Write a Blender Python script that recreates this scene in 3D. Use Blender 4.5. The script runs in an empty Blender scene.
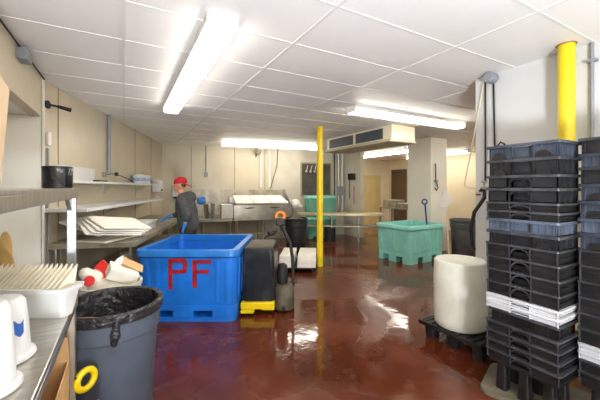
import bpy, math, random
from mathutils import Vector, Matrix
random.seed(7)
sc = bpy.context.scene
COL = sc.collection
PI = math.pi
YAW = 0.51                      # heading of the camera, clockwise from +Y
S, C = math.sin(YAW), math.cos(YAW)
EYE, CEIL = 1.535, 2.72

# ------------------------------------------------------------------ camera, world, exposure
cd = bpy.data.cameras.new('camera'); cam = bpy.data.objects.new('camera', cd); COL.objects.link(cam)
cam.location = (0, 0, EYE); cam.rotation_euler = (PI/2, 0, -YAW)
cd.sensor_width = 36; cd.lens = 36*315/600; cd.shift_y = -12.5/600; cd.clip_start = 0.05
sc.camera = cam
w = bpy.data.worlds.new('world'); sc.world = w; w.use_nodes = True
w.node_tree.nodes['Background'].inputs[0].default_value = (1, .97, .92, 1)
w.node_tree.nodes['Background'].inputs[1].default_value = 0.3
sc.view_settings.view_transform = 'Standard'; sc.view_settings.look = 'None'
sc.view_settings.exposure = 0.95; sc.view_settings.gamma = 1; sc.view_settings.use_curve_mapping = False
LAMP = 10.0                     # brightness of the fluorescent lenses
ld = bpy.data.lights.new('bounced_flash', 'AREA'); ld.shape = 'DISK'; ld.size = .6; ld.energy = 88; ld.color = (.90, .95, 1.0); ld.spread = math.radians(140)
flash = bpy.data.objects.new('bounced_flash', ld); COL.objects.link(flash); flash.location = (.0, -1.6, .8)
flash.rotation_euler = (math.radians(180-44), 0, -YAW)          # the photographer's flash, aimed up and forward at the ceiling

# ------------------------------------------------------------------ materials
def srgb(r, g, b):
    f = lambda c: (c/255/12.92) if c/255 <= .04045 else ((c/255+.055)/1.055)**2.4
    return (f(r), f(g), f(b), 1)
def mat(name, col, rough=.5, metal=0, var=.0, scale=4, bump=0, bscale=40, col2=None, trans=0, coat=0, spec=.5, stretch=None, lo=.35, hi=.65):
    m = bpy.data.materials.new(name); m.use_nodes = True; nt = m.node_tree
    b = nt.nodes['Principled BSDF']
    b.inputs['Base Color'].default_value = srgb(*col); b.inputs['Roughness'].default_value = rough
    b.inputs['Metallic'].default_value = metal; b.inputs['Coat Weight'].default_value = coat
    b.inputs['Specular IOR Level'].default_value = spec
    if trans: b.inputs['Subsurface Weight'].default_value = trans; b.inputs['Subsurface Radius'].default_value = (.05, .05, .05)
    tc = nt.nodes.new('ShaderNodeTexCoord'); mp = nt.nodes.new('ShaderNodeMapping')
    nt.links.new(tc.outputs['Object'], mp.inputs[0])
    if stretch: mp.inputs['Scale'].default_value = stretch
    if col2 is None and var: col2 = tuple(max(0, c*(1-var)) for c in col)
    if col2 is not None:
        n = nt.nodes.new('ShaderNodeTexNoise'); n.inputs['Scale'].default_value = scale; n.inputs['Detail'].default_value = 6
        nt.links.new(mp.outputs[0], n.inputs['Vector'])
        r = nt.nodes.new('ShaderNodeValToRGB'); r.color_ramp.elements[0].position = lo; r.color_ramp.elements[1].position = hi
        r.color_ramp.elements[0].color = srgb(*col2); r.color_ramp.elements[1].color = srgb(*col)
        nt.links.new(n.outputs['Fac'], r.inputs[0]); nt.links.new(r.outputs[0], b.inputs['Base Color'])
    if bump:
        n2 = nt.nodes.new('ShaderNodeTexNoise'); n2.inputs['Scale'].default_value = bscale; n2.inputs['Detail'].default_value = 4
        nt.links.new(mp.outputs[0], n2.inputs['Vector'])
        bp = nt.nodes.new('ShaderNodeBump'); bp.inputs['Strength'].default_value = bump; bp.inputs['Distance'].default_value = .02
        nt.links.new(n2.outputs['Fac'], bp.inputs['Height']); nt.links.new(bp.outputs[0], b.inputs['Normal'])
    return m
def emit(name, col, strength):
    m = bpy.data.materials.new(name); m.use_nodes = True; b = m.node_tree.nodes['Principled BSDF']
    b.inputs['Base Color'].default_value = srgb(*col); b.inputs['Emission Color'].default_value = srgb(*col)
    b.inputs['Emission Strength'].default_value = strength; return m
M = {}
def D(k, *a, **kw): M[k] = mat(k, *a, **kw)
D('ceiling_vinyl', (244, 243, 242), .5, var=.02, scale=1.2)
D('grid_white', (230, 229, 226), .4)
D('cream_panel', (202, 191, 167), .35, var=.05, scale=1.5, bump=.05, bscale=60)
D('white_panel', (214, 215, 215), .4, var=.02, scale=2)
D('grey_panel', (206, 200, 184), .45, var=.06, scale=2)
D('pale_panel', (242, 240, 230), .35, var=.03, scale=2)
D('seam', (150, 142, 122), .5)
D('beige_wall', (228, 214, 184), .6, var=.05, scale=1.5)
D('steel', (206, 202, 192), .28, metal=.9, var=.12, scale=6, stretch=(1, 8, 1), bump=.03)
D('steel_dull', (186, 178, 160), .42, metal=.4, var=.2, scale=5)
D('galvanised', (165, 168, 172), .45, metal=.7, var=.15, scale=30)
D('pipe_grey', (140, 144, 152), .5)
D('yellow_paint', (240, 208, 16), .32, var=.06, scale=6)
D('blue_plastic', (24, 122, 230), .38, var=.14, scale=3, bump=.06, bscale=18)
D('blue_rim', (34, 122, 212), .35, var=.1, scale=6)
D('red_paint', (178, 26, 44), .5, var=.25, scale=14)
D('green_plastic', (150, 228, 216), .42, var=.12, scale=3, bump=.05)
D('green_dark', (116, 182, 164), .45, var=.12, scale=3)
D('black_tote', (40, 42, 48), .34, var=.4, scale=7, bump=.1, bscale=30)
D('worn_edge_glint', (70, 72, 78), .4, var=.35, scale=14)  # lighter tone on rims, posts and arches: painted-in highlights plus worn edges
D('black_tray', (36, 36, 38), .36, var=.4, scale=9, bump=.1, bscale=30)
D('blue_tote', (92, 104, 124), .4, var=.3, scale=6)
D('dusk_tote', (70, 78, 94), .4, var=.3, scale=6)
D('white_tray', (208, 211, 217), .4, var=.03, scale=8)
D('white_plastic', (222, 223, 224), .35, var=.03, scale=5)
D('cream_plastic', (240, 230, 208), .45, var=.06, scale=12)
D('milky_plastic', (226, 226, 216), .42, col2=(212, 211, 196), scale=5, trans=.15)
D('grey_can', (84, 94, 110), .5, var=.12, scale=5, bump=.06)
D('dark_can', (88, 90, 94), .5, var=.15, scale=5)
D('black_bag', (40, 40, 44), .25, bump=1.0, bscale=22)
D('black_cover', (44, 46, 50), .28, bump=1.0, bscale=5, col2=(34, 35, 38), scale=5)
D('dust_cover', (96, 88, 70), .6, var=.3, scale=8)
D('rubber', (26, 26, 28), .6)
D('dark_metal', (60, 58, 54), .45, metal=.5, var=.3, scale=12)
D('orange', (240, 130, 24), .4)
D('cardboard', (214, 172, 120), .8, var=.08, scale=6)
D('cardboard_pale', (222, 194, 160), .75, var=.05, scale=5)
D('brown_wood', (168, 124, 78), .7, var=.2, scale=10)
D('slab', (112, 104, 88), .65, var=.3, scale=8, bump=.2)
D('foam_white', (242, 238, 228), .6, var=.04, scale=10)
D('paper', (236, 230, 216), .7, var=.05, scale=9)
D('red_plastic', (206, 40, 40), .4)
D('blue_glove', (50, 130, 205), .5, bump=.3)
D('blue_label', (52, 96, 176), .5)
D('hoodie', (82, 84, 84), .9, var=.18, scale=18, bump=.35, bscale=14)
D('trousers', (62, 60, 52), .9, var=.2, scale=10)
D('skin', (196, 142, 112), .55)
D('hair', (92, 66, 50), .7)
D('cap_red', (196, 24, 32), .75, var=.12, scale=20)
D('vent_dark', (70, 78, 86), .5)
D('ac_body', (232, 222, 196), .4, var=.03, scale=3)
D('ac_under', (180, 172, 150), .5)
D('door_tan', (212, 190, 132), .5, var=.05, scale=2)
D('door_brown', (104, 84, 66), .5, var=.1, scale=2)
D('recess', (84, 80, 72), .6, var=.2, scale=3)
D('meat', (92, 38, 26), .5, var=.5, scale=14, bump=.5)
D('rope', (232, 222, 190), .7)
D('navy', (26, 44, 130), .4)
D('tan_bag', (206, 166, 96), .6, var=.25, scale=9)
M['lens'] = emit('lens', (255, 247, 232), LAMP)
def floor_material():
    m = bpy.data.materials.new('wet_red_floor'); m.use_nodes = True; nt = m.node_tree; N = nt.nodes; L = nt.links
    b = N['Principled BSDF']; tc = N.new('ShaderNodeTexCoord')
    def noise(s, d=5, dist=0):
        n = N.new('ShaderNodeTexNoise'); n.inputs['Scale'].default_value = s; n.inputs['Detail'].default_value = d
        n.inputs['Distortion'].default_value = dist; L.new(tc.outputs['Object'], n.inputs['Vector']); return n
    def ramp(n, stops):
        r = N.new('ShaderNodeValToRGB'); e = r.color_ramp.elements
        while len(e) < len(stops): e.new(.5)
        for i, (p, c) in enumerate(stops): e[i].position = p; e[i].color = c
        L.new(n.outputs['Fac'], r.inputs[0]); return r
    a = ramp(noise(1.6, 8, .3), [(.3, srgb(72, 30, 15)), (.5, srgb(89, 39, 22)), (.7, srgb(106, 55, 37))])
    wear = ramp(noise(6, 8), [(.58, (0, 0, 0, 1)), (.8, (.35, .35, .35, 1))])
    mx = N.new('ShaderNodeMixRGB'); mx.inputs[2].default_value = srgb(128, 92, 78)
    L.new(wear.outputs[0], mx.inputs[0]); L.new(a.outputs[0], mx.inputs[1]); L.new(mx.outputs[0], b.inputs['Base Color'])
    wet = ramp(noise(.9, 4, .6), [(.42, (.30,)*3+(1,)), (.5, (.10,)*3+(1,)), (.62, (.05,)*3+(1,))])
    L.new(wet.outputs[0], b.inputs['Roughness'])
    bp = N.new('ShaderNodeBump'); bp.inputs['Strength'].default_value = .12; bp.inputs['Distance'].default_value = .02
    L.new(noise(7, 3).outputs['Fac'], bp.inputs['Height']); L.new(bp.outputs[0], b.inputs['Normal'])
    b.inputs['Specular IOR Level'].default_value = .5
    return m
M['floor'] = floor_material()

# ------------------------------------------------------------------ mesh helpers
class MB:
    def __init__(s): s.v = []; s.f = []
    def add(s, vs, fs, T=None):
        k = len(s.v); s.v += [tuple(T @ Vector(p)) if T else tuple(p) for p in vs]; s.f += [[k+i for i in f] for f in fs]; return s
    def box(s, x0, x1, y0, y1, z0, z1, T=None):
        vs = [(x, y, z) for z in (z0, z1) for y in (y0, y1) for x in (x0, x1)]
        return s.add(vs, [(0,2,3,1),(4,5,7,6),(0,1,5,4),(2,6,7,3),(0,4,6,2),(1,3,7,5)], T)
    def loft(s, loops, cap0=True, cap1=True, T=None):
        n = len(loops[0]); vs = [p for l in loops for p in l]; fs = []
        for i in range(len(loops)-1):
            for j in range(n):
                fs.append((i*n+j, i*n+(j+1) % n, (i+1)*n+(j+1) % n, (i+1)*n+j))
        if cap0: fs.append(tuple(reversed(range(n))))
        if cap1: fs.append(tuple((len(loops)-1)*n+j for j in range(n)))
        return s.add(vs, fs, T)
    def lathe(s, prof, n=32, cx=0, cy=0, cap0=True, cap1=True, T=None, wob=0):
        loops = []
        for r, z in prof:
            loops.append([(cx+r*(1+wob*math.sin(5*a)*.5+wob*math.sin(11*a+z*30)*.4)*math.cos(a), cy+r*(1+wob*math.sin(7*a+2))*math.sin(a), z) for a in [2*PI*i/n for i in range(n)]])
        return s.loft(loops, cap0, cap1, T)
    def prism(s, poly, z0, z1, T=None):
        return s.loft([[(x, y, z0) for x, y in poly], [(x, y, z1) for x, y in poly]], T=T)
    def tube(s, pts, r, n=10, T=None, sq=1.0):
        pts = [Vector(p) for p in pts]; rs = r if isinstance(r, (list, tuple)) else [r]*len(pts); loops = []
        up = None
        for i, p in enumerate(pts):
            t = (pts[min(i+1, len(pts)-1)]-pts[max(i-1, 0)]).normalized()
            if up is None: up = Vector((0, 0, 1)) if abs(t.z) < .9 else Vector((1, 0, 0))
            a = t.cross(up).normalized(); b = a.cross(t).normalized(); up = b
            loops.append([tuple(p+(a*math.cos(2*PI*j/n)+b*math.sin(2*PI*j/n)*sq)*rs[i]) for j in range(n)])
        return s.loft(loops, T=T)
    def ball(s, c, r, n=12, T=None):
        rx, ry, rz = r if isinstance(r, (tuple, list)) else (r, r, r); loops = []
        for i in range(1, n):
            a = PI*i/n; loops.append([(c[0]+rx*math.sin(a)*math.cos(2*PI*j/(n*2)), c[1]+ry*math.sin(a)*math.sin(2*PI*j/(n*2)), c[2]-rz*math.cos(a)) for j in range(n*2)])
        return s.loft(loops, T=T)
    def torus(s, c, R, r, T=None, n=28, m=10):
        vs = []; fs = []
        for i in range(n):
            a = 2*PI*i/n
            for j in range(m):
                b = 2*PI*j/m; q = R+r*math.cos(b); vs.append((c[0]+q*math.cos(a), c[1]+q*math.sin(a), c[2]+r*math.sin(b)))
        for i in range(n):
            for j in range(m): fs.append((i*m+j, ((i+1) % n)*m+j, ((i+1) % n)*m+(j+1) % m, i*m+(j+1) % m))
        return s.add(vs, fs, T)
    def build(s, name, m, parent=None, bevel=0, smooth=40, remesh=0):
        me = bpy.data.meshes.new(name); me.from_pydata(s.v, [], s.f); me.update()
        o = bpy.data.objects.new(name, me); COL.objects.link(o); me.materials.append(M[m] if isinstance(m, str) else m)
        if smooth and not bevel and not remesh:
            for p in me.polygons: p.use_smooth = True
            me.set_sharp_from_angle(angle=math.radians(smooth))
        if remesh:
            q = o.modifiers.new('r', 'REMESH'); q.mode = 'VOXEL'; q.voxel_size = remesh; q.use_smooth_shade = True
            q = o.modifiers.new('s', 'SMOOTH'); q.iterations = 5; q.factor = .6
        if bevel:
            q = o.modifiers.new('b', 'BEVEL'); q.width = bevel; q.segments = 2; q.limit_method = 'ANGLE'
        if parent: o.parent = parent
        return o
def rr(w, d, r, z, n=5, cx=0, cy=0):
    pts = []
    for (sx, sy, a0) in ((1, 1, 0), (-1, 1, PI/2), (-1, -1, PI), (1, -1, 3*PI/2)):
        for i in range(n+1):
            a = a0+PI/2*i/n; pts.append((cx+sx*(w/2-r)+r*math.cos(a), cy+sy*(d/2-r)+r*math.sin(a), z))
    return pts
def clip(poly, ax, v, keep_low):
    out = []
    for i in range(len(poly)):
        a, b = poly[i], poly[(i+1) % len(poly)]
        ia = (a[ax] <= v) == keep_low; ib = (b[ax] <= v) == keep_low
        if ia: out.append(a)
        if ia != ib:
            t = (v-a[ax])/(b[ax]-a[ax]); out.append((a[0]+t*(b[0]-a[0]), a[1]+t*(b[1]-a[1])))
    return out
def R(ax, deg): return Matrix.Rotation(math.radians(deg), 4, ax)
def TR(x, y, z): return Matrix.Translation((x, y, z))
def tag(o, label, cat, group=None, kind=None):
    o['label'] = label; o['category'] = cat
    if group: o['group'] = group
    if kind: o['kind'] = kind
    return o
def thing(name, label, cat, loc=(0, 0, 0), rz=0, group=None):
    o = bpy.data.objects.new(name, None); COL.objects.link(o); o.empty_display_size = .1
    o.location = loc; o.rotation_euler = (0, 0, rz); return tag(o, label, cat, group)
def struct(name, mb, m, bevel=0):
    o = mb.build(name, m, bevel=bevel, smooth=0 if bevel else 30); o['kind'] = 'structure'; return o
def view(r, d, z=0): return (S*d+C*r, C*d-S*r, z)       # metres right of / ahead of the viewpoint -> room coordinates
def copy_tree(root):
    c = root.copy(); COL.objects.link(c)
    for ch in list(root.children):
        k = ch.copy(); COL.objects.link(k); k.parent = c
        for g in list(ch.children):
            q = g.copy(); COL.objects.link(q); q.parent = k
    return c
def frame(origin, e):        # matrix with local x along e, local y to the left of e
    return Matrix(((e[0], -e[1], 0, origin[0]), (e[1], e[0], 0, origin[1]), (0, 0, 1, 0), (0, 0, 0, 1)))
# left wall: local x runs along the wall to the back, local -y is into the room
eL = Vector((.3255, .9455)).normalized(); FL = frame((-.77, 4.45), eL); AL = math.atan2(eL.y, eL.x)
# back wall: local x runs to the right, local -y is into the room
eB = Vector((.983, -.184)).normalized(); FB = frame((.91, 9.33), eB); AB = math.atan2(eB.y, eB.x)
def LW(t, o, z=0): return tuple(FL @ Vector((t, -o, z)))
def BW(s, o, z=0): return tuple(FB @ Vector((s, -o, z)))

# ------------------------------------------------------------------ the room
EX, SY = 10.2, -2.4
struct('floor', MB().box(-2.6, EX+.2, SY-.2, 10.4, -.1, 0), 'floor')
struct('ceiling', MB().box(-2.6, EX+.2, SY-.2, 10.4, CEIL, CEIL+.1), 'ceiling_vinyl')
g = MB()
for i in range(-1, 9): g.box(1.22*i-.012, 1.22*i+.012, SY, 9.6, CEIL-.005, CEIL+.01)
for k in range(-7, 12): g.box(-1, EX, 2.29+.61*k-.01, 2.29+.61*k+.01, CEIL-.004, CEIL+.01)
struct('trim_1', g, 'grid_white')
struct('wall_west', MB().box(-.87, -.77, SY, 1.0, 0, CEIL).box(-.87, -.77, 1.0, 4.3, 2.295, CEIL).prism([(-.87, 4.3), (-.77, 4.3), (-.77, 4.45), (-.87, 4.48)], 0, CEIL), 'cream_panel')
struct('wall_alcove', MB().box(-2.3, -.772, 4.285, 4.4, 0, 2.294).box(-2.3, -2.2, .9, 4.3, 0, 2.4).box(-2.3, -.87, .8, .9, 0, 2.4).box(-2.3, -.87, .9, 4.3, 2.295, 2.4), 'pale_panel')
struct('trim_2', MB().box(-.765, -.745, 4.28, 4.31, 0, CEIL-.005), 'grid_white')
struct('wall_left', MB().box(0, 5.2, 0, .12, 0, CEIL, FL), 'cream_panel')
struct('wall_back', MB().box(-.1, 5.62, 0, .12, 0, CEIL, FB), 'cream_panel')
s = MB()
for t in (.26, 2.98, 4.1): s.box(t-.007, t+.007, -.006, .01, 0, CEIL, FL)
struct('trim_3', s, 'seam')
s = MB()
for t in (.75, 1.95, 2.85, 3.75, 4.55): s.box(t-.012, t+.012, -.006, .01, 0, CEIL, FB)
struct('trim_4', s, 'seam')
struct('trim_5', MB().box(3.1, 5.5, -.012, 0, 0, CEIL, FB), 'grey_panel')
struct('wall_partition', MB().box(6.3, 6.45, 7.5, 8.32, 0, CEIL), 'grey_panel')
struct('wall_pillar', MB().box(6.3, 6.88, 4.96, 5.65, 0, CEIL), 'pale_panel', .01)
struct('wall_right', MB().box(3.36, 3.5, SY, 2.07, 0, CEIL), 'white_panel')
struct('wall_south', MB().box(-.87, EX, SY-.1, SY, 0, CEIL), 'pale_panel')
struct('wall_east', MB().box(EX, EX+.1, SY, 10.3, 0, CEIL), 'beige_wall')
struct('wall_far', MB().box(6.3, EX, 10.2, 10.3, 0, CEIL).box(6.3, 6.4, 8.3, 10.2, 0, CEIL), 'beige_wall')
# far doors seen through the opening
d = struct('door_1', MB().box(-.04, 0, -.5, .5, 0, 2.05).box(-.05, -.03, -.35, .35, 1.2, 1.8), 'door_tan', .006)
d.location = (9.16, 10.195, 0); d.rotation_euler = (0, 0, PI/2)
h = MB().tube([(-.04, -.4, 1.0), (-.1, -.4, 1.0), (-.1, -.3, 1.0)], .012).build('door_handle', 'steel', d)
d = struct('door_2', MB().box(-.04, 0, -.42, .42, 0, 2.3), 'door_brown', .006)
d.location = (EX-.005, 9.6, 0)
h = MB().tube([(-.04, .32, 1.0), (-.1, .32, 1.0), (-.1, .22, 1.0)], .012).build('door_handle', 'steel', d)

# dark recess (window hatch) in the back wall
wd = struct('window_1', MB().box(4.02, 4.98, -.03, -.013, 1.3, 2.28, FB), 'recess')
MB().box(3.98, 4.02, -.05, -.013, 1.26, 2.32, FB).box(4.98, 5.02, -.05, -.013, 1.26, 2.32, FB).box(4.02, 4.98, -.05, -.013, 2.28, 2.32, FB).box(4.02, 4.98, -.05, -.013, 1.26, 1.3, FB).build('window_frame', 'seam', wd)

# ------------------------------------------------------------------ fluorescent fixtures
def fixture(loc, rz, L, W, label, sk=.035):
    t = thing('ceiling_light', label, 'light', loc, rz, 'fluorescent ceiling lights')
    MB().box(-L/2, L/2, -W/2-.012, W/2+.012, -sk, 0).box(-L/2-.012, -L/2+.006, -W/2, W/2, -.1, -.035).box(L/2-.006, L/2+.012, -W/2, W/2, -.1, -.035).build('housing', 'grid_white', t, .004)
    pr = [(-W/2, -sk+.004), (-W/2*1.0, -.075), (-W/2*.8, -.1), (W/2*.8, -.1), (W/2*1.0, -.075), (W/2, -sk+.004)]
    MB().loft([[(x, y, z) for y, z in pr] for x in (-L/2+.008, L/2-.008)]).build('lens', 'lens', t)
    return t
fixture((.6, 3.53, CEIL-.006), PI/2, 2.75, .2, 'long white fluorescent ceiling light nearest the viewer, running away above the left work table', .055)
fixture((4.11, 3.6, CEIL-.006), 0, 2.5, .2, 'white fluorescent ceiling light running crosswise in front of the air unit', .05)
fixture(BW(2.86, 1.0, CEIL-.006), AB, 2.7, .2, 'fluorescent ceiling light along the back wall behind the yellow pole', .02)
fixture((7.6, 7.8, CEIL-.006), PI/2, 2.4, .2, 'fluorescent ceiling light seen through the opening under the air unit')
fixture((9.4, 7.2, CEIL-.006), PI/2, 2.4, .2, 'fluorescent ceiling light half hidden behind the pale pillar')
fixture((.9, -1.2, CEIL-.006), 0, 2.4, .25, 'added fluorescent ceiling light, unseen behind the viewpoint')  # out of view, added to brighten the near part of the room
fixture((2.4, -1.3, CEIL-.006), PI/2, 1.8, .25, 'added fluorescent ceiling light by the south wall, out of the picture')  # another added lamp out of view, for more light near the viewpoint

fixture((6.0, 2.7, CEIL-.006), 0, 2.4, .2, 'added fluorescent ceiling light, unseen in the bay behind the white right wall', .02)  # unseen lamp, added to light the green tub and the pillar face
fixture((8.6, 2.7, CEIL-.006), 0, 2.2, .2, 'added fluorescent ceiling light, unseen at the far end of the hidden bay', .02)  # second unseen lamp, added for more light towards the east side

# ------------------------------------------------------------------ air unit hung at the ceiling
t = thing('air_unit', 'cream ceiling-mounted air unit with dark grilles in front of the pillar', 'air conditioner', (0, 0, 0))
MB().box(4.34, 4.96, 4.27, 6.4, 2.44, CEIL-.006).build('housing', 'ac_body', t, .012)
MB().box(4.28, 4.98, 4.25, 6.42, 2.39, 2.44).build('drip_tray', 'ac_under', t, .008)
for y0, y1 in ((4.5, 5.3), (5.4, 6.28)):
    gr = MB().box(4.325, 4.34, y0, y1, 2.47, 2.67)
    for k in range(6): gr.box(4.316, 4.326, y0, y1, 2.482+k*.034, 2.487+k*.034)
    gr.build('grille', 'vent_dark', t, 0)

# ------------------------------------------------------------------ yellow columns
o = MB().lathe([(.062, 0), (.062, CEIL)], 28, 3.35, 5.19).build('support_pole', 'yellow_paint')
tag(o, 'slim yellow steel pole standing in the middle of the floor', 'pole', None)
t = thing('support_pipe', 'thick yellow pipe column by the white wall behind the crate stacks', 'pole', (3.2, 1.2, 0))
MB().lathe([(.058, 0), (.058, CEIL)], 32).build('pipe', 'yellow_paint', t)
MB().torus((0, 0, CEIL-.004), .064, .006).build('collar', 'brown_wood', t)

# ------------------------------------------------------------------ big insulated tubs
def tub(name, label, loc, rz, w, d, h, m, rimm, fx, fy, rail, ribs_x, ribs_y, tall=.17, group=None):
    t = thing(name, label, 'tub', loc, rz, group)
    r = .09; th = .055; zb = tall
    L = [rr(w-.07, d-.07, r, zb), rr(w-.045, d-.045, r, zb+.1), rr(w-.02, d-.02, r, h-.09)]
    q = MB().loft(L+[rr(w-.02-2*th, d-.02-2*th, r*.8, h-.09), rr(w-.1-2*th, d-.1-2*th, r*.8, zb+.06)], cap0=True, cap1=True)
    MB().loft([rr(w-.022, d-.022, r, h-.085), rr(w+.02, d+.02, r+.01, h-.075), rr(w+.024, d+.024, r+.01, h-.015), rr(w+.01, d+.01, r+.01, h), rr(w-.015-2*th, d-.015-2*th, r*.8, h), rr(w-.02-2*th, d-.02-2*th, r*.8, h-.085), rr(w-.022, d-.022, r, h-.085)], cap0=False, cap1=False).build('rim', rimm, t)
    b = MB(); W_, D_ = w-.05, d-.05
    base = [(x, y) for x, y, z in rr(W_, D_, r, 0)]
    b.prism([(x, y) for x, y in base], zb-.045, zb+.01)
    if rail: b.prism(base, 0, .05)
    for x0, x1 in fx:
        for y0, y1 in fy:
            p = base
            for ax, v, k in ((0, x0, False), (0, x1, True), (1, y0, False), (1, y1, True)):
                p = clip(p, ax, v, k)
            if len(p) > 2: b.prism(p, .0 if not rail else .04, zb-.04)
    b.build('base', m, t)
    for x in ribs_x:
        for sg in (-1, 1): q.loft([rr(.05, .03, .006, zb+.06, 2, x, sg*(d/2-.028)), rr(.05, .03, .006, h-.13, 2, x, sg*(d/2-.014))])
    for y in ribs_y:
        for sg in (-1, 1): q.loft([rr(.03, .05, .006, zb+.06, 2, sg*(w/2-.028), y), rr(.03, .05, .006, h-.13, 2, sg*(w/2-.014), y)])
    q.build('body', m, t)
    return t
cx, cy, _ = view(-1.3, 4.2)
BT = tub('insulated_tub', 'big blue plastic tub with red painted letters PF in front of the man', (cx, cy, 0), -YAW-.005, 1.17, 1.24, .82, 'blue_plastic', 'blue_rim',
    [(-.7, -.345), (-.153, .08), (.30, .7)], [(-.7, -.3), (-.15, .15), (.3, .7)], True, [-.44, -.33, .36, .47], [-.4, -.2, 0, .2, .4])
# painted letters on the front (local -y face)
def strokes(rects, name, parent, yface, slope):
    q = MB()
    for x0, x1, z0, z1, sl in rects:
        vs = []
        for (x, z) in ((x0, z0), (x1, z0+sl), (x1, z1+sl), (x0, z1)):
            vs.append((x, yface(z)-.004, z))
        for (x, z) in ((x0, z0), (x1, z0+sl), (x1, z1+sl), (x0, z1)): vs.append((x, yface(z)+.004, z))
        q.add(vs, [(0,1,2,3),(4,7,6,5),(0,4,5,1),(1,5,6,2),(2,6,7,3),(3,7,4,0)])
    q.build(name, 'red_paint', parent)
yf = lambda z: -(.62-.022+(z-.27)/(.46)*.0125)-.002
zz = lambda y: EYE-(y-187.5)*3.59/315
xx = lambda p: (p-300)*3.59/315+1.3
P = [(168.5, 172.5, 260, 290), (168.5, 186, 258.5, 263), (183, 187.5, 261, 272), (172, 186, 270, 274)]
F = [(192.5, 197, 262, 288), (193, 211.5, 260, 264), (195, 209, 270, 274)]
strokes([(xx(a), xx(b), zz(d_), zz(c_), .006) for a, b, c_, d_ in P], 'letter', BT, yf, 0)
strokes([(xx(a), xx(b), zz(d_), zz(c_), .004) for a, b, c_, d_ in F], 'letter', BT, yf, 0)

tub('insulated_tub', 'mint green plastic tub holding a blue-handled shovel beside the pillar', (5.44, 4.82, 0), math.radians(3), 1.16, .92, .76, 'green_plastic', 'green_plastic',
    [(-.7, -.3), (-.14, .14), (.3, .7)], [(-.6, -.26), (-.1, .1), (.26, .6)], False, [-.4, -.25, -.1, .05, .2, .35], [-.3, -.15, 0, .15, .3])
p0 = BW(4.5, .36); 
tub('fish_tub', 'pale green tub standing on another against the back wall behind the yellow pole', (p0[0], p0[1], .64), AB, .95, .44, .64, 'green_dark', 'green_plastic', [(-.7, -.3), (-.14, .14), (.3, .7)], [(-.3, -.08), (.08, .3)], False, [-.3, -.1, .1, .3], [], .12)
tub('fish_tub', 'pale green tub at the bottom against the back wall, under another tub', (p0[0], p0[1], 0), AB, .95, .44, .64, 'green_dark', 'green_plastic', [(-.7, -.3), (-.14, .14), (.3, .7)], [(-.3, -.08), (.08, .3)], False, [-.3, -.1, .1, .3], [], .12)

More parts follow.
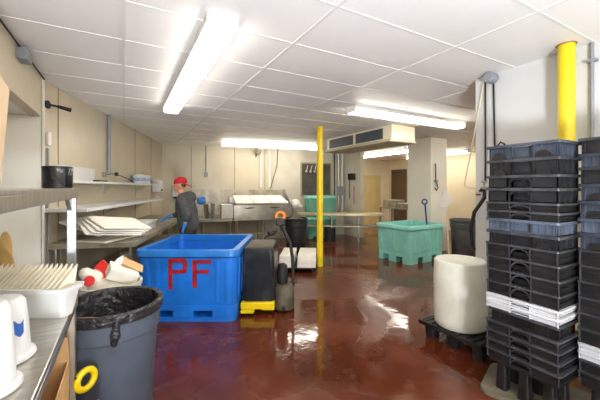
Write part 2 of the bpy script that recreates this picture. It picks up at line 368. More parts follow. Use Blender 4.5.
# ------------------------------------------------------------------ crates
def tote(name, label, x0, y0, z0, w, l, h, m, kind, group):
    """long face looks towards -X; origin at the bottom corner nearest the viewer"""
    t = thing(name, label, 'crate', (x0, y0, z0), 0, group)
    b = MB(); th = .006; g_ = .001; h = h-g_; rz = .014 if kind == 'tray' else .019
    def wall(ax, u0, u1, z0_, z1_, off):
        # four mirrored wall slabs: long faces (x = off / w-off) and short faces
        for sgn in (0, 1):
            if ax == 'x':
                a = off if sgn == 0 else w-off-th; b.box(a, a+th, u0, u1, z0_, z1_)
            else:
                a = off if sgn == 0 else l-off-th; b.box(u0, u1, a, a+th, z0_, z1_)
    ins = .016
    c0, c1 = l*.36, l*.64
    if kind in ('rib', 'arch'):
        # side panels proud, centre panel set back
        for (u0, u1) in ((.012, c0), (c1, l-.012)): wall('x', u0, u1, 0, h-rz, .016)
        wall('x', c0-.004, c1+.004, 0, h-rz, .040)
        for u in (c0-.004, c1-.002):
            for a in (.016, w-.046): b.box(a, a+.030, u, u+.006, 0, h-rz)
        wall('y', .012, w-.012, 0, h-rz, .012)
        b.box(.012, w-.012, .012, l-.012, 0, .006)
        q = b
        for (u0, u1) in ((.03, c0-.02), (c1+.02, l-.03)):
            n = 4
            for k in range(n):
                u = u0+(u1-u0)*k/(n-1)
                for a in (.009, w-.017): q.box(a, a+.008, u-.005, u+.005, .004, h-rz)
        for k in range(5):
            u = .03+(w-.06)*k/4
            for a in (.005, l-.013): q.box(u-.005, u+.005, a, a+.008, .004, h-rz)
        q.build('body', m, t)
        if kind == 'rib':
                     # arched hand grips at the foot of each side panel
            for uc in ((c0+.012)/2, (c1+l-.012)/2):
                prof = [(uc+.045*math.cos(a), .002+.045*math.sin(a)) for a in [PI*i/10 for i in range(11)]]
                for a in (-.001, w-.009): MB().loft([[(a, u, z) for u, z in prof], [(a+.010, u, z) for u, z in prof]]).build('hand_grip', 'black_tray', t)
    elif kind == 'window':
        # posts with rounded openings between rails
        wall('x', .012, c0-.01, 0, h-rz, .012); wall('x', c1+.03, l-.012, 0, h-rz, .012)
        for a in (.006, w-.016):
            for u in (c0-.012, c1+.0, c1+.028): b.box(a, a+.010, u, u+.012, 0, h-rz)
            b.box(a, a+.010, c0-.01, c1+.01, h-rz-.012, h-rz)
            for (u, s_) in ((c0, 1), (c1, -1)):
                b.loft([[(aa, u, h-rz-.034), (aa, u+s_*.022, h-rz-.012), (aa, u, h-rz-.012)] for aa in (a, a+.010)])
        wall('x', c0, c1, 0, h-.03, .05)
        wall('y', .012, w-.012, 0, h-rz, .012)
        for k in range(4):
            u = .02+(w-.05)*k/3
            for a in (.004, l-.014): b.box(u, u+.010, a, a+.010, 0, h-rz)
        b.box(.012, w-.012, .012, l-.012, 0, .006)
        b.build('body', m, t)
    else:                       # shallow stacked tray: two ledges and an arched centre
        for (u0, u1) in ((.006, c0), (c1, l-.006)): wall('x', u0, u1, 0, h-rz, .009)
        wall('x', c0, c1, 0, h*.45, .045)
        wall('y', .010, w-.010, 0, h-rz, .012)
        b.box(.012, w-.012, .012, l-.012, 0, .005)
        for a in (-.003, w-.007):
            for u in (.002, c0-.005, c1-.002, l-.009): MB().box(a, a+.010, u, u+.007, 0, h-rz).build('post', 'worn_edge_glint' if m == 'black_tray' else m, t)
        q = b; zl = h*.42
        for (u0, u1) in ((.002, c0), (c1, l-.002)):
            for a in (.002, w-.014): q.box(a, a+.012, u0, u1, zl-.006, zl+.004)
        for a in (.002, l-.014): q.box(.002, w-.002, a, a+.012, zl-.006, zl+.004)
        n = 10; uc = (c0+c1)/2; ru = (c1-c0)/2
        for a in (.004, w-.010):
            ar = MB()
            outer = [(uc+ru*math.cos(PI*i/n), h*.3+(h-rz-h*.3)*math.sin(PI*i/n)) for i in range(n+1)]
            inner = [(uc+(ru-.012)*math.cos(PI*i/n), h*.3+(h-rz-h*.3-.012)*math.sin(PI*i/n)) for i in range(n+1)]
            for i in range(n):
                ql = [outer[i], outer[i+1], inner[i+1], inner[i]]
                ar.loft([[(a, u, z) for u, z in ql], [(a+.006, u, z) for u, z in ql]])
            ar.build('arch', 'worn_edge_glint' if m == 'black_tray' else m, t)
        q.build('body', m, t)
    rim = MB(); e = -.008
    o_, i_ = rr(w-2*e, l-2*e, .018, 0, 3, w/2, l/2), rr(w-.03, l-.03, .012, 0, 3, w/2, l/2)
    f = lambda P_, z: [(x, y, z) for x, y, _ in P_]
    rim.loft([f(i_, h-rz), f(o_, h-rz), f(o_, h), f(i_, h), f(i_, h-rz)], False, False)
    rim.build('rim', 'worn_edge_glint' if m in ('black_tote', 'black_tray') else m, t)
    return t
ORD = ['topmost', 'second from the top', 'third from the top', 'fourth from the top', 'fifth from the top', 'sixth from the top', 'seventh from the top', 'eighth from the top', 'ninth from the top', 'tenth from the top', 'eleventh from the top', 'twelfth from the top', 'thirteenth from the top', 'fourteenth from the top', 'fifteenth from the top', 'sixteenth from the top', 'seventeenth from the top', 'eighteenth from the top', 'nineteenth from the top', 'twentieth from the top']
def stack(levels, x0, y0, w, l, where, group, jit=.004):
    n = len(levels)
    for i, (zb, zt, m, kind, desc) in enumerate(levels):
        nm = {'rib': 'plastic_tote', 'window': 'plastic_tote', 'arch': 'plastic_tote', 'tray': 'plastic_tray'}[kind]
        dx, dy = (0, 0) if 'white' in m else (random.uniform(0, jit), random.uniform(-jit, jit))
        k = .012 if desc.startswith('recessed') else 0
        desc_ = desc.replace('recessed ', '')
        where_n = 'lowest' if i == n-1 else ORD[i]
        tote(nm, '%s, %s in the %s' % (desc_, where_n, where), x0+dx+k, y0+dy+k, zb, w-2*k, l-2*k, zt-zb, m, kind, group)
lv = [(1.737, 1.843, 'dusk_tote', 'rib', 'blue-grey ribbed tote'), (1.623, 1.737, 'black_tote', 'rib', 'black ribbed tote'),
      (1.531, 1.623, 'black_tote', 'window', 'black tote with rounded openings'), (1.432, 1.531, 'black_tote', 'window', 'black tote with rounded openings'),
      (1.371, 1.432, 'black_tray', 'tray', 'shallow black tray'), (1.310, 1.371, 'black_tray', 'tray', 'shallow black tray'),
      (1.219, 1.310, 'blue_tote', 'arch', 'slate blue tote'), (1.127, 1.219, 'black_tote', 'rib', 'black ribbed tote')]
for k in range(4): lv.append((1.127-.09525*(k+1), 1.127-.09525*k, 'black_tray', 'tray', 'black tray'))
lv += [(.693, .746, 'white_tray', 'tray', 'white tray'), (.640, .693, 'white_tray', 'tray', 'white tray'), (.548, .640, 'black_tray', 'arch', 'recessed black ribbed tray')]
for k in range(4): lv.append((.548-.0705*(k+1), .548-.0705*k, 'black_tray', 'tray', 'black tray'))
stack(lv, 2.41, .943, .31, .457, 'left crate stack', 'crates in the left stack')
lv = [(1.755, 1.856, 'black_tote', 'rib', 'black tote'), (1.667, 1.755, 'dusk_tote', 'arch', 'blue-grey tote'), (1.559, 1.667, 'black_tote', 'arch', 'black tote'),
      (1.450, 1.559, 'dusk_tote', 'rib', 'blue-grey ribbed tote'), (1.336, 1.450, 'dusk_tote', 'rib', 'blue-grey ribbed tote'), (1.241, 1.336, 'blue_tote', 'arch', 'light blue tote'), (1.133, 1.241, 'dusk_tote', 'rib', 'dark blue-grey tote')]
for k in range(6): lv.append((1.133-.1025*(k+1), 1.133-.1025*k, 'black_tray', 'tray', 'black tray'))
lv += [(.467, .518, 'white_tray', 'tray', 'white tray'), (.416, .467, 'white_tray', 'tray', 'white tray'), (.34, .416, 'black_tray', 'tray', 'black tray'), (.266, .34, 'black_tray', 'tray', 'black tray')]
stack(lv, 2.612, .458, .31, .457, 'right crate stack at the picture edge', 'crates in the right stack')
# footed risers under each stack and the worn slab below them
def riser(x0, y0, label):
    t = thing('footed_riser', label, 'pallet', (x0, y0, .033), 0, 'black risers under the crate stacks')
    MB().box(0, .30, 0, .44, .205, .232).build('deck', 'black_tray', t, .004)
    for (x, y) in ((.03, .04), (.2, .04), (.03, .19), (.2, .19), (.03, .34), (.2, .34)):
        MB().loft([rr(.075, .075, .012, 0, 3, x+.035, y+.03), rr(.06, .06, .012, .204, 3, x+.035, y+.03)]).build('foot', 'black_tray', t)
    return t
riser(2.42, .95, 'black plastic riser with stubby feet under the left crate stack')
riser(2.622, .465, 'black plastic riser with stubby feet under the right crate stack')
o = MB().loft([rr(.5, 1.0, .08, 0), rr(.5, 1.0, .08, .026), rr(.49, .99, .075, .032)]).build('floor_slab', 'slab')
o.location = (2.72, 1.02, 0); o.rotation_euler = (0, 0, math.radians(19)); tag(o, 'worn grey rounded slab on the floor beneath the crate stacks', 'slab')

# ------------------------------------------------------------------ white drum on its black pallet
t = thing('black_pallet', 'low black plastic pallet under the white drum', 'pallet', (2.68, 1.58, 0))
q = MB().box(0, .56, 0, .02, .13, .165).box(0, .56, .66, .68, .13, .165).box(0, .02, 0, .68, .13, .165).box(.54, .56, 0, .68, .13, .165).box(.01, .55, .01, .67, .14, .158)
for k in range(9): q.box(.01, .55, .04+.072*k, .06+.072*k, .156, .168)
q.build('deck', 'black_tray', t)
for x in (.05, .42):
    for y in (.03, .28, .53): MB().loft([rr(.10, .10, .02, 0, 3, x+.05, y+.06), rr(.12, .12, .02, .135, 3, x+.05, y+.06)]).build('foot', 'black_tray', t)
o = MB().lathe([(.225, .17), (.238, .185), (.243, .25), (.246, .55), (.243, .785), (.238, .808), (.225, .818), (.215, .818), (.2, .812)], 48, 0, 0).build('plastic_drum', 'milky_plastic')
o.location = (2.94, 1.97, 0); tag(o, 'milky white plastic drum standing on a black pallet by the white wall', 'drum')

# ------------------------------------------------------------------ fittings on the right wall
t = thing('junction_box', 'grey round junction box with two dropping cables at the top of the white wall', 'junction box', (3.31, 1.865, CEIL-.06))
MB().lathe([(.05, -.05), (.055, -.04), (.055, .05), (.045, .06)], 24, T=R('Y', -90) @ TR(0, 0, .02)).build('box', 'pipe_grey', t)
t = thing('wall_cable', 'left thin dark cable dropping from the junction box to a hose valve', 'cable', (3.345, 1.955, 0), 0, 'dark cables on the white wall')
MB().tube([(0, 0, 2.66), (0, 0, 1.6)], .009).build('cable', 'dark_metal', t)
o = MB().tube([(3.345, 1.87, 2.63), (3.345, 1.865, 2.3), (3.345, 1.86, 1.98), (3.33, 1.84, 1.95), (3.3, 1.80, 1.96), (3.29, 1.77, 1.99), (3.31, 1.75, 1.97), (3.335, 1.72, 1.92), (3.345, 1.70, 1.88)], .008).build('wall_cable', 'rubber')
tag(o, 'right dark cable dropping from the junction box and ending in a loop', 'cable', 'dark cables on the white wall')
t = thing('wall_conduit', 'grey vertical conduit on the white wall right of the thick yellow pipe', 'pipe', (3.335, 1.08, 0))
MB().tube([(0, 0, 1.2), (0, 0, CEIL)], .014).build('pipe', 'pipe_grey', t)
MB().box(-.02, .02, -.035, .035, 2.56, 2.58).build('clamp', 'pipe_grey', t)
# hose bib
t = thing('hose_tap', 'brass and chrome hose tap with black hose on the end of the white wall', 'tap', (3.30, 1.93, 1.53))
MB().tube([(.05, 0, .0), (-.05, 0, .0), (-.09, .0, -.03)], .018).tube([(-.02, 0, .0), (-.02, 0, .06)], .01).tube([(-.06, .0, .065), (.02, .0, .065)], .012).build('valve', 'steel', t)
MB().tube([(-.09, 0, -.02), (-.08, -.04, -.03), (-.10, -.05, -.10), (-.14, .03, -.25), (-.15, .06, -.42), (-.14, .05, -.58), (-.13, .04, -.64)], .019).build('hose', 'rubber', t)
o = MB().box(3.352, 3.358, 2.01, 2.069, 1.45, 1.465).build('tape_mark', 'red_paint'); tag(o, 'short red tape mark at the edge of the white wall', 'tape')
def sag(a, b, k, n=12):
    a, b = Vector(a), Vector(b); return [tuple(a.lerp(b, i/n)-Vector((0, 0, k*4*(i/n)*(1-i/n)))) for i in range(n+1)]
o = MB().tube(sag((3.33, 1.97, 2.62), (3.35, 2.2, 1.56), .03)+sag((3.35, 2.2, 1.56), (3.24, 1.95, 1.52), .01)[1:], .006).build('slack_rope', 'rope')
tag(o, 'pale slack cord hanging from ceiling level down to the hose tap', 'cord')

# ------------------------------------------------------------------ near-left steel work table with overshelf
t = thing('steel_table', 'stainless steel work table with overshelf at the left edge, nearest the viewer', 'table', (0, 0, 0))
X0, X1, Y0, Y1 = -.765, -.227, .25, 2.19
MB().box(X0, X1, Y0, Y1, .905, .93).box(X1-.02, X1, Y0, Y1, .87, .905).box(X0, X1, Y1-.02, Y1, .87, .905).build('tabletop', 'steel', t, .004)
MB().box(X0, X1-.01, Y0+.02, Y1-.02, .33, .35).build('undershelf', 'steel_dull', t, .004)
for (x, y) in ((X1-.03, Y1-.03), (X0+.03, Y1-.03), (X1-.03, Y0+.03), (X0+.03, Y0+.03)):
    MB().box(x-.022, x+.022, y-.022, y+.022, 0, .87).build('leg', 'steel', t, .006)
for (x, y) in ((X1-.028, Y1-.02), (X0+.03, Y1-.02), (X0+.03, Y0+.03), (X1-.035, Y0+.03)):
    MB().box(x-.022, x+.022, y-.012, y+.012, .93, 1.516).build('post', 'galvanised', t, .003)
MB().box(X0, X1, Y0, Y1+.02, 1.517, 1.53).box(X1-.012, X1, Y0, Y1+.02, 1.478, 1.517).box(X0, X1, Y1+.008, Y1+.02, 1.478, 1.517).build('overshelf', 'steel', t, .003)
q = MB()
for (y, s_) in ((Y1-.02, -1), ): q.loft([[(X1-.035+dx, y, 1.40), (X1-.035+dx, y+s_*.12, 1.47), (X1-.035+dx, y, 1.47)] for dx in (-.01, .01)])
q.build('gusset', 'steel', t)

o_ = thing('round_container', 'black round container with a shiny highlight on the steel overshelf', 'container', (-.30, 2.045, 1.531))
MB().lathe([(.062, 0), (.065, .01), (.066, .105), (.063, .113), (.059, .113), (.057, .02)], 36).build('body', mat('gloss_black', (24, 27, 36), .12), o_)
MB().torus((0, 0, .108), .0655, .0025).build('rim', 'rubber', o_)
# leaning cardboard sheet on overshelf
A = Vector((-.47, 1.79, 1.533)); u = Vector((-.03, .25, .475)).normalized(); v = Vector((-.06, -.475, .25)).normalized(); n_ = u.cross(v).normalized()
q = MB(); vs = []
for k in (0, .012):
    for a, b in ((0, 0), (.54, 0), (.54, .62), (0, .62)): vs.append(tuple(A+u*a+v*b+n_*k))
q.add(vs, [(0,1,2,3),(4,7,6,5),(0,4,5,1),(1,5,6,2),(2,6,7,3),(3,7,4,0)])
tag(q.build('cardboard_sheet', 'cardboard_pale'), 'large tan cardboard sheet tilted on its corner on the steel overshelf', 'cardboard')

# tub of upright sheets
ev = Vector((-C, S)); TF = frame((-.24, 1.775), (-C, S))   # local x goes left along the tub, local -y away from the viewer
t = thing('white_bin', 'white plastic bin packed with upright thin trays on the steel table', 'bin', (0, 0, 0)); t.matrix_world = TF @ TR(0, 0, .931)
L_, W_ = .46, .12
lo = lambda z, e: [(x, y, z) for x, y, _ in rr(L_+2*e, W_+2*e, .02, 0, 4, L_/2, -W_/2)]
MB().loft([lo(0, -.02), lo(.12, 0), lo(.12, .012), lo(.14, .014), lo(.14, -.002), lo(.02, -.022)]).build('body', 'white_plastic', t)
proto = None
for k in range(17):
    lab = 'thin cream tray standing on edge in the white bin'
    if proto is None:
        proto = MB().add([(0, -.095, .0), (.004, -.095, .0), (.004, -.025, .0), (0, -.025, .0), (-.010, -.130, .205), (-.005, -.130, .205), (-.005, -.004, .122), (-.010, -.004, .122)],
                         [(0,3,2,1),(4,5,6,7),(0,1,5,4),(1,2,6,5),(2,3,7,6),(3,0,4,7)]).build('thin_tray', 'cream_plastic')
        o = proto
    else:
        o = proto.copy(); COL.objects.link(o)
    o.matrix_world = TF @ TR(.035+.0245*k, random.uniform(-.003, .003), .953)
    tag(o, lab, 'tray', 'thin trays in the white bin')
# crumpled bag behind the bin
o = MB().ball((0, 0, .05), (.05, .09, .055)).ball((.0, .05, .08), (.045, .05, .05)).ball((.03, -.05, .05), (.04, .05, .045)).build('food_bag', 'tan_bag', remesh=.012)
o.location = (-.68, 2.02, .935); o.location.z = .937; o.scale = (1, 1, 1)
tag(o, 'small tan paper bag behind the white bin at the picture edge', 'bag')
o.location = view(-1.585, 1.66, 1.15)
o.location = (-.53, 2.13, .932); o.scale = (.7, .30, 3.0)

def inv_pot(name, label, loc, r, h, lab):
    t = thing(name, label, 'bucket', loc)
    MB().lathe([(r+.012, 0), (r+.018, .006), (r+.016, .016), (r+.002, .02), (r-.004, h*.6), (r-.012, h-.016), (r-.022, h-.003), (r-.035, h)], 40).build('body', 'white_plastic', t)
    if lab:
        q = MB(); n = 8; vs = []
        a0 = math.radians(-60)
        for z in (h*.45, h*.66):
            for i in range(n+1):
                a = a0+i*.075; rad = r-.002+.0015-(z/h)*.006+.003; vs.append((rad*math.cos(a), rad*math.sin(a), z+.01*math.sin(i*.8)))
        q.add(vs, [(i, i+1, n+2+i, n+1+i) for i in range(n)]); q.build('label', 'blue_label', t)
    return t
inv_pot('plastic_bucket', 'tall white plastic bucket on the steel table, nearest the viewer', (-.365, 1.265, .931), .076, .262, False)
inv_pot('plastic_bucket', 'upturned white bucket with a small blue label on the steel table', (-.385, 1.475, .931), .088, .215, True)
t = thing('plastic_bowl', 'wide low upturned white bowl between the buckets and the white bin', 'bowl', (-.47, 1.70, .931))
MB().lathe([(.112, 0), (.114, .01), (.108, .014), (.1, .02), (.094, .06), (.08, .105), (.058, .13), (.04, .137)], 40).build('body', 'white_plastic', t)

# cartons under the table
t = thing('cardboard_box', 'open cardboard box on the undershelf of the steel table', 'box', (-.44, 1.93, .352))
q = MB().box(-.18, .18, -.2, .2, 0, .006).box(-.18, -.174, -.2, .2, 0, .24).box(.174, .18, -.2, .2, 0, .24).box(-.18, .18, -.2, -.194, 0, .24).box(-.18, .18, .194, .2, 0, .24)
q.build('body', 'cardboard', t)
MB().box(-.18, .18, 0, .006, 0, .17, TR(0, .195, .24) @ R('X', 28)).build('flap', 'cardboard', t)
MB().box(0, .006, -.2, .2, 0, .14, TR(-.18, 0, .24) @ R('Y', -35)).build('flap', 'cardboard', t)
MB().box(-.18, .18, -.006, 0, 0, .16, TR(0, -.194, .24) @ R('X', 75)).build('flap', 'cardboard', t)
o = MB().ball((0, 0, .03), (.05, .045, .03)).ball((.03, .02, .04), (.03, .03, .025)).ball((-.03, -.02, .04), (.035, .03, .028)).build('plastic_wrap', 'blue_glove', remesh=.008)
o.location = (-.30, 1.60, .352); tag(o, 'crumpled bright blue plastic wrap under the steel table', 'wrap')
t = thing('cardboard_carton', 'narrow upright cardboard carton on the floor in front of the grey trash can', 'box', (-.155, 1.80, 0))
MB().box(-.045, .045, -.13, .13, 0, .44).build('body', 'cardboard', t, .003)
o = MB().torus((0, 0, 0), .052, .018, T=R('X', 90)).build('tape_roll', 'yellow_paint'); o.location = (-.187, 2.145, .45); o.rotation_euler = (0, 0, -YAW+1.25)
tag(o, 'yellow roll hooked on the steel table leg beside the grey trash can', 'roll')
q = MB()
q.tube([(0, 0, 0), (-.06, 0, .04)], .006); q.build('hook', 'dark_metal', o)

# ------------------------------------------------------------------ trash cans
def can(name, label, loc, r, h, m, liner=False, tilt=0):
    t = thing(name, label, 'trash can', loc)
    MB().lathe([(r*.78, 0), (r*.8, .01), (r*.9, h*.76), (r*.95, h*.775), (r*.955, h*.93), (r*.99, h*.94), (r, h*.955), (r, h*.99), (r*.97, h), (r*.93, h), (r*.9, h*.94), (r*.78, .03)], 48).build('body', m, t)
    for a in (.4, .4+PI):
        MB().box(-.02, .025, -.06, .06, 0, .03, R('Z', math.degrees(a)) @ TR(r*1.0, 0, h*.86)).build('handle', m, t, .008)
    return t
TC = can('trash_can', 'large grey trash can lined with a black bag at the end of the steel table', (-.07, 2.52, 0), .315, .75, 'grey_can')
bag = MB().lathe([(.316, .695), (.322, .70), (.325, .72), (.324, .752), (.31, .764), (.288, .758), (.274, .70), (.262, .60), (.24, .42), (.1, .36)], 72, cap0=False, wob=.010, cap1=True)
BG = bag.build('bin_liner', 'black_bag'); BG.parent = TC
kn = (.03, -.325)
MB().ball((kn[0], kn[1], .69), (.022, .02, .04)).ball((kn[0]-.004, kn[1]-.004, .645), (.028, .016, .04)).ball((kn[0]-.01, kn[1], .605), (.02, .014, .03)).build('bag_knot', 'black_bag', TC)
# rubbish in the can
def rb(name, mb, m, loc, rot, label, cat, **k):
    o = mb.build(name, m, **k); o.location = loc; o.rotation_euler = [math.radians(a) for a in rot]; return tag(o, label, cat)
WB = thing('white_barrel', 'white round barrel heaped with rubbish behind the grey trash can', 'barrel', (-.10, 3.12, 0))
MB().lathe([(.20, 0), (.21, .02), (.235, .70), (.245, .705), (.245, .735), (.225, .735), (.2, .66), (.02, .65)], 36).build('body', 'milky_plastic', WB)
rb('foam_box', MB().box(-.115, .115, -.08, .08, -.045, .045), 'paper', (-.01, 3.04, .815), (16, 24, 10), 'cream paper carton lying tilted on top of the rubbish', 'carton', bevel=.006)
rb('carton_panel', MB().box(-.09, .09, -.075, .075, -.005, .005), 'cardboard', (.07, 3.12, .86), (10, 32, 0), 'tan card panel leaning on the carton in the rubbish', 'card', bevel=.002)
rb('foam_piece', MB().loft([rr(.04, .02, .008, 0), rr(.06, .03, .01, .05), rr(.05, .03, .01, .11), rr(.02, .015, .005, .14)]), 'foam_white', (-.09, 3.10, .83), (10, 35, 10), 'white foam scrap sticking up from the rubbish', 'foam')
rb('plastic_piece', MB().box(-.045, .045, -.07, .07, -.008, .008), 'red_plastic', (-.145, 3.10, .855), (60, -42, 0), 'red flat plastic piece at the back of the rubbish', 'plastic', bevel=.007)
rb('red_disc', MB().lathe([(.01, 0), (.036, 0), (.04, .01), (.036, .014)], 24), 'red_plastic', (-.235, 2.96, .80), (68, -22, 0), 'small red round cap at the front of the rubbish', 'cap')
rb('plastic_bag', MB().ball((0, 0, 0), (.08, .07, .06)).ball((.05, .05, .02), (.05, .05, .05)).ball((-.05, .02, .03), (.05, .06, .05)), 'paper', (-.22, 3.07, .80), (0, 10, 30), 'crumpled whitish plastic bag in the rubbish beside the table post', 'bag', remesh=.012)
rb('paper_heap', MB().ball((0, 0, 0), (.19, .17, .09)), 'paper', (-.08, 3.13, .71), (0, 0, 20), 'crumpled pale paper heaped in the white barrel', 'paper', remesh=.015)
rb('wood_strip', MB().box(-.16, .16, -.018, .018, -.006, .006), 'brown_wood', (-.13, 2.36, .70), (4, 3, -20), 'brown wooden strip lying across the front of the black liner', 'wood', bevel=.002)
can('trash_can', 'dark grey trash can standing at the foot of the pillar', (6.62, 4.36, 0), .29, .83, 'dark_can')
x, y, _ = view(-.095, 7.25)
t = can('waste_barrel', 'black round barrel full of dark red scraps behind the yellow pole', (x, y, 0), .27, .84, 'rubber')
MB().lathe([(.02, .60), (.23, .62), (.232, .80), (.15, .83), (.05, .86), (.01, .865)], 24, wob=.05).build('contents', 'meat', t)

# ------------------------------------------------------------------ bench along the left wall
t = thing('steel_bench', 'long stainless steel bench along the left wall holding cutting boards', 'table', (0, 0, 0)); t.matrix_world = FL
MB().box(0, 3.9, -.93, -.02, .87, .90).box(0, .02, -.93, -.02, .84, .87).box(0, 3.9, -.93, -.91, .84, .87).build('tabletop', 'steel_dull', t, .004)
MB().box(.03, 3.85, -.88, -.05, .42, .44).build('undershelf', 'steel_dull', t, .004)
for x in (.06, 1.95, 3.84):
    for y in (-.87, -.08): MB().tube([(x, y, 0), (x, y, .86)], .02).build('leg', 'steel', t)
MB().box(.3, 3.9, -.012, -.002, .1, .84, ).build('back_panel', 'grey_panel', t)
tx = thing('white_carton', 'small white carton with red print on the bench undershelf', 'box', LW(.30, .74, .442), AL+.5)
MB().box(-.09, .09, -.06, .06, 0, .28).build('body', 'paper', tx, .003)
MB().box(.0905, .0915, -.03, .04, .12, .17).box(-.05, .03, -.0615, -.0605, .15, .19).build('red_print', 'red_plastic', tx)
MB().box(-.05, .05, -.0615, -.0605, .05, .07).box(.0905, .0915, -.04, .04, .05, .07).build('dark_print', 'dark_metal', tx)
# cutting boards, fanned
def board(loc, rot, l, w_, h_, label, group='cutting boards on the bench'):
    o = MB().loft([rr(l, w_, .02, 0, 3), rr(l, w_, .02, h_, 3)]).build('cutting_board', 'foam_white'); o.location = loc
    o.rotation_euler = [math.radians(a) for a in rot]; return tag(o, label, 'cutting board', group)
x, y, _ = LW(.30, .55); board((x, y, .902), (0, 0, 50), .60, .42, .02, 'large white cutting board lowest in the pile on the bench')
x, y, _ = LW(.50, .31); board((x, y, 1.045), (22, 0, 71), .86, .46, .018, 'white cutting board tilted up at the back of the pile')
for k in range(4):
    x, y, _ = LW(.17+.025*k, .60+.03*k); board((x, y, 1.04+.018*k), (16, 7, 20+4*k), .60, .42, .014, ['white cutting board, lowest of the four fanned boards', 'white cutting board, second up in the fanned four', 'white cutting board, third up in the fanned four', 'white cutting board on top of the fanned four'][k])
x, y, _ = LW(1.25, .62)
t = thing('white_tray', 'white plastic tray on the bench in front of the man', 'tray', (x, y, .902), AL)
lo = lambda z, e: [(a, b, z) for a, b, _ in rr(.62+e, .34+e, .03, 0, 4)]
MB().loft([lo(0, -.03), lo(.10, 0), lo(.10, .02), lo(.112, .02), lo(.112, -.01), lo(.015, -.04)]).build('body', 'white_plastic', t)
# clutter by the wall
x, y, _ = LW(1.35, .22)
o = MB().ball((0, 0, .05), (.10, .07, .05)).ball((.09, .02, .04), (.06, .05, .04)).ball((-.08, .01, .05), (.05, .05, .05)).build('cloth_bundle', mat('dusty_pink', (160, 124, 112), .8, var=.3, scale=12), remesh=.015)
o.location = (x, y, .902); tag(o, 'small brownish pink bundle on the bench behind the boards', 'bundle')
o = MB().tube([(0, 0, .012), (.1, .03, .014), (.2, .0, .012), (.3, .04, .013)], .011).build('knife_steel', 'rubber'); o.location = LW(1.45, .42, .902); o.rotation_euler = (0, 0, AL+.2); tag(o, 'dark tool lying on the bench between boards and white tray', 'tool')

# wall shelves
def shelf(t0, t1, dep, z, th, label, brs):
    t = thing('wall_shelf', label, 'shelf', (0, 0, 0)); t.matrix_world = FL
    MB().box(t0, t1, -dep, -.004, z-th, z).build('board', 'white_panel', t, .004)
    for b in brs:
        MB().box(b-.01, b+.01, -.012, -.002, z-th-.16, z-th).box(b-.008, b+.008, -dep*.6, -.002, z-th-.012, z-th).tube([(b, -.01, z-th-.14), (b, -dep*.25, z-th-.08), (b, -dep*.5, z-th-.01)], .005).build('bracket', 'steel', t)
    return t
shelf(.0, 3.66, .26, 1.615, .028, 'upper narrow cream wall shelf on the left wall', (1.5, 3.0))
shelf(-.06, 3.35, .46, 1.30, .04, 'lower wide cream wall shelf on the left wall', (1.5, 3.0))
o = MB().box(-.25, .25, -.008, .008, 0, .30).build('splash_board', 'white_panel', bevel=.003); o.location = LW(.62, .04, 1.617); o.rotation_euler = (0, 0, AL)
o.scale = (1.9, 1, .62); tag(o, 'cream board standing on the upper shelf against the wall', 'board')
o = MB().box(-.14, .14, -.04, .04, 0, .022).build('scale_pad', 'dark_metal', bevel=.004); o.location = LW(.98, .17, 1.617); o.rotation_euler = (0, 0, AL); tag(o, 'flat dark grey device lying on the upper shelf', 'device')
t = thing('wall_socket', 'small socket with a black lead above the upper shelf', 'socket', LW(1.5, .0, 1.74), AL)
MB().box(-.04, .04, -.03, -.003, -.04, .04).build('plate', 'pipe_grey', t, .004)
MB().tube([(.03, -.04, 0), (.15, -.07, .02), (.4, -.1, .0), (.62, -.15, -.05), (.66, -.22, -.1)], .006).build('lead', 'rubber', t)
MB().box(.3, .37, -.09, -.05, -.01, .05).build('plug', 'rubber', t, .004)
for k, tt in enumerate((2.75, 3.15)):
    t = thing('lidded_pail', ['white pail with a blue label on the upper shelf, nearer of two', 'white pail with a blue label at the far end of the upper shelf'][k], 'pail', LW(tt, .14, 1.617), AL, 'white pails on the upper shelf')
    MB().lathe([(.10, 0), (.112, .15), (.118, .15), (.12, .17), (.112, .175)], 28).build('pail', 'white_plastic', t)
    MB().lathe([(.1085, .045), (.115, .11)], 12, cap0=False, cap1=False).build('label', mat('pale_blue_label', (120, 150, 200), .5, col2=(200, 210, 230), scale=16), t)
# switch, conduits, black arm on the left wall
o = MB().box(-.03, .03, -.03, -.003, 0, .15).build('light_switch', 'grid_white', bevel=.006); o.location = LW(.045, 0, 2.01); o.rotation_euler = (0, 0, AL); tag(o, 'white wall switch box by the doorway', 'switch')
for tt, za, zb, r_, lab in ((.035, 0, 1.975, .012, 'thin conduit below the white wall switch'), (1.634, 1.78, CEIL, .028, 'wide grey conduit on the left wall above the shelf socket')):
    o = MB().tube([(0, 0, za), (0, 0, zb)], r_).build('wall_conduit', 'pipe_grey'); o.location = LW(tt, r_+.004); tag(o, lab, 'pipe', 'conduits on the left wall')
t = thing('wall_spout', 'black spout sticking out of the left wall near the ceiling', 'bracket', LW(.04, 0, 2.47), AL)
MB().lathe([(.045, 0), (.045, .02), (.02, .03)], 16, T=R('X', 90)).build('flange', 'rubber', t)
MB().tube([(0, -.02, .0), (.05, -.08, -.005)], .012).tube([(.05, -.08, -.005), (.12, -.19, -.03)], [.018, .024]).build('arm', 'rubber', t)
t = thing('sensor_box', 'small grey junction box on the corner of near wall and ceiling', 'junction box', (-.745, 3.45, CEIL-.08))
MB().box(-.025, .05, -.08, .08, -.045, .06).build('box', 'pipe_grey', t, .006)
MB().tube([(0, .08, .05), (0, .6, .055), (0, .84, .055)], .008).tube([(.0, -.08, .05), (0, -1.2, .055), (0, -2.5, .055)], .008).build('cable', 'dark_metal', t)
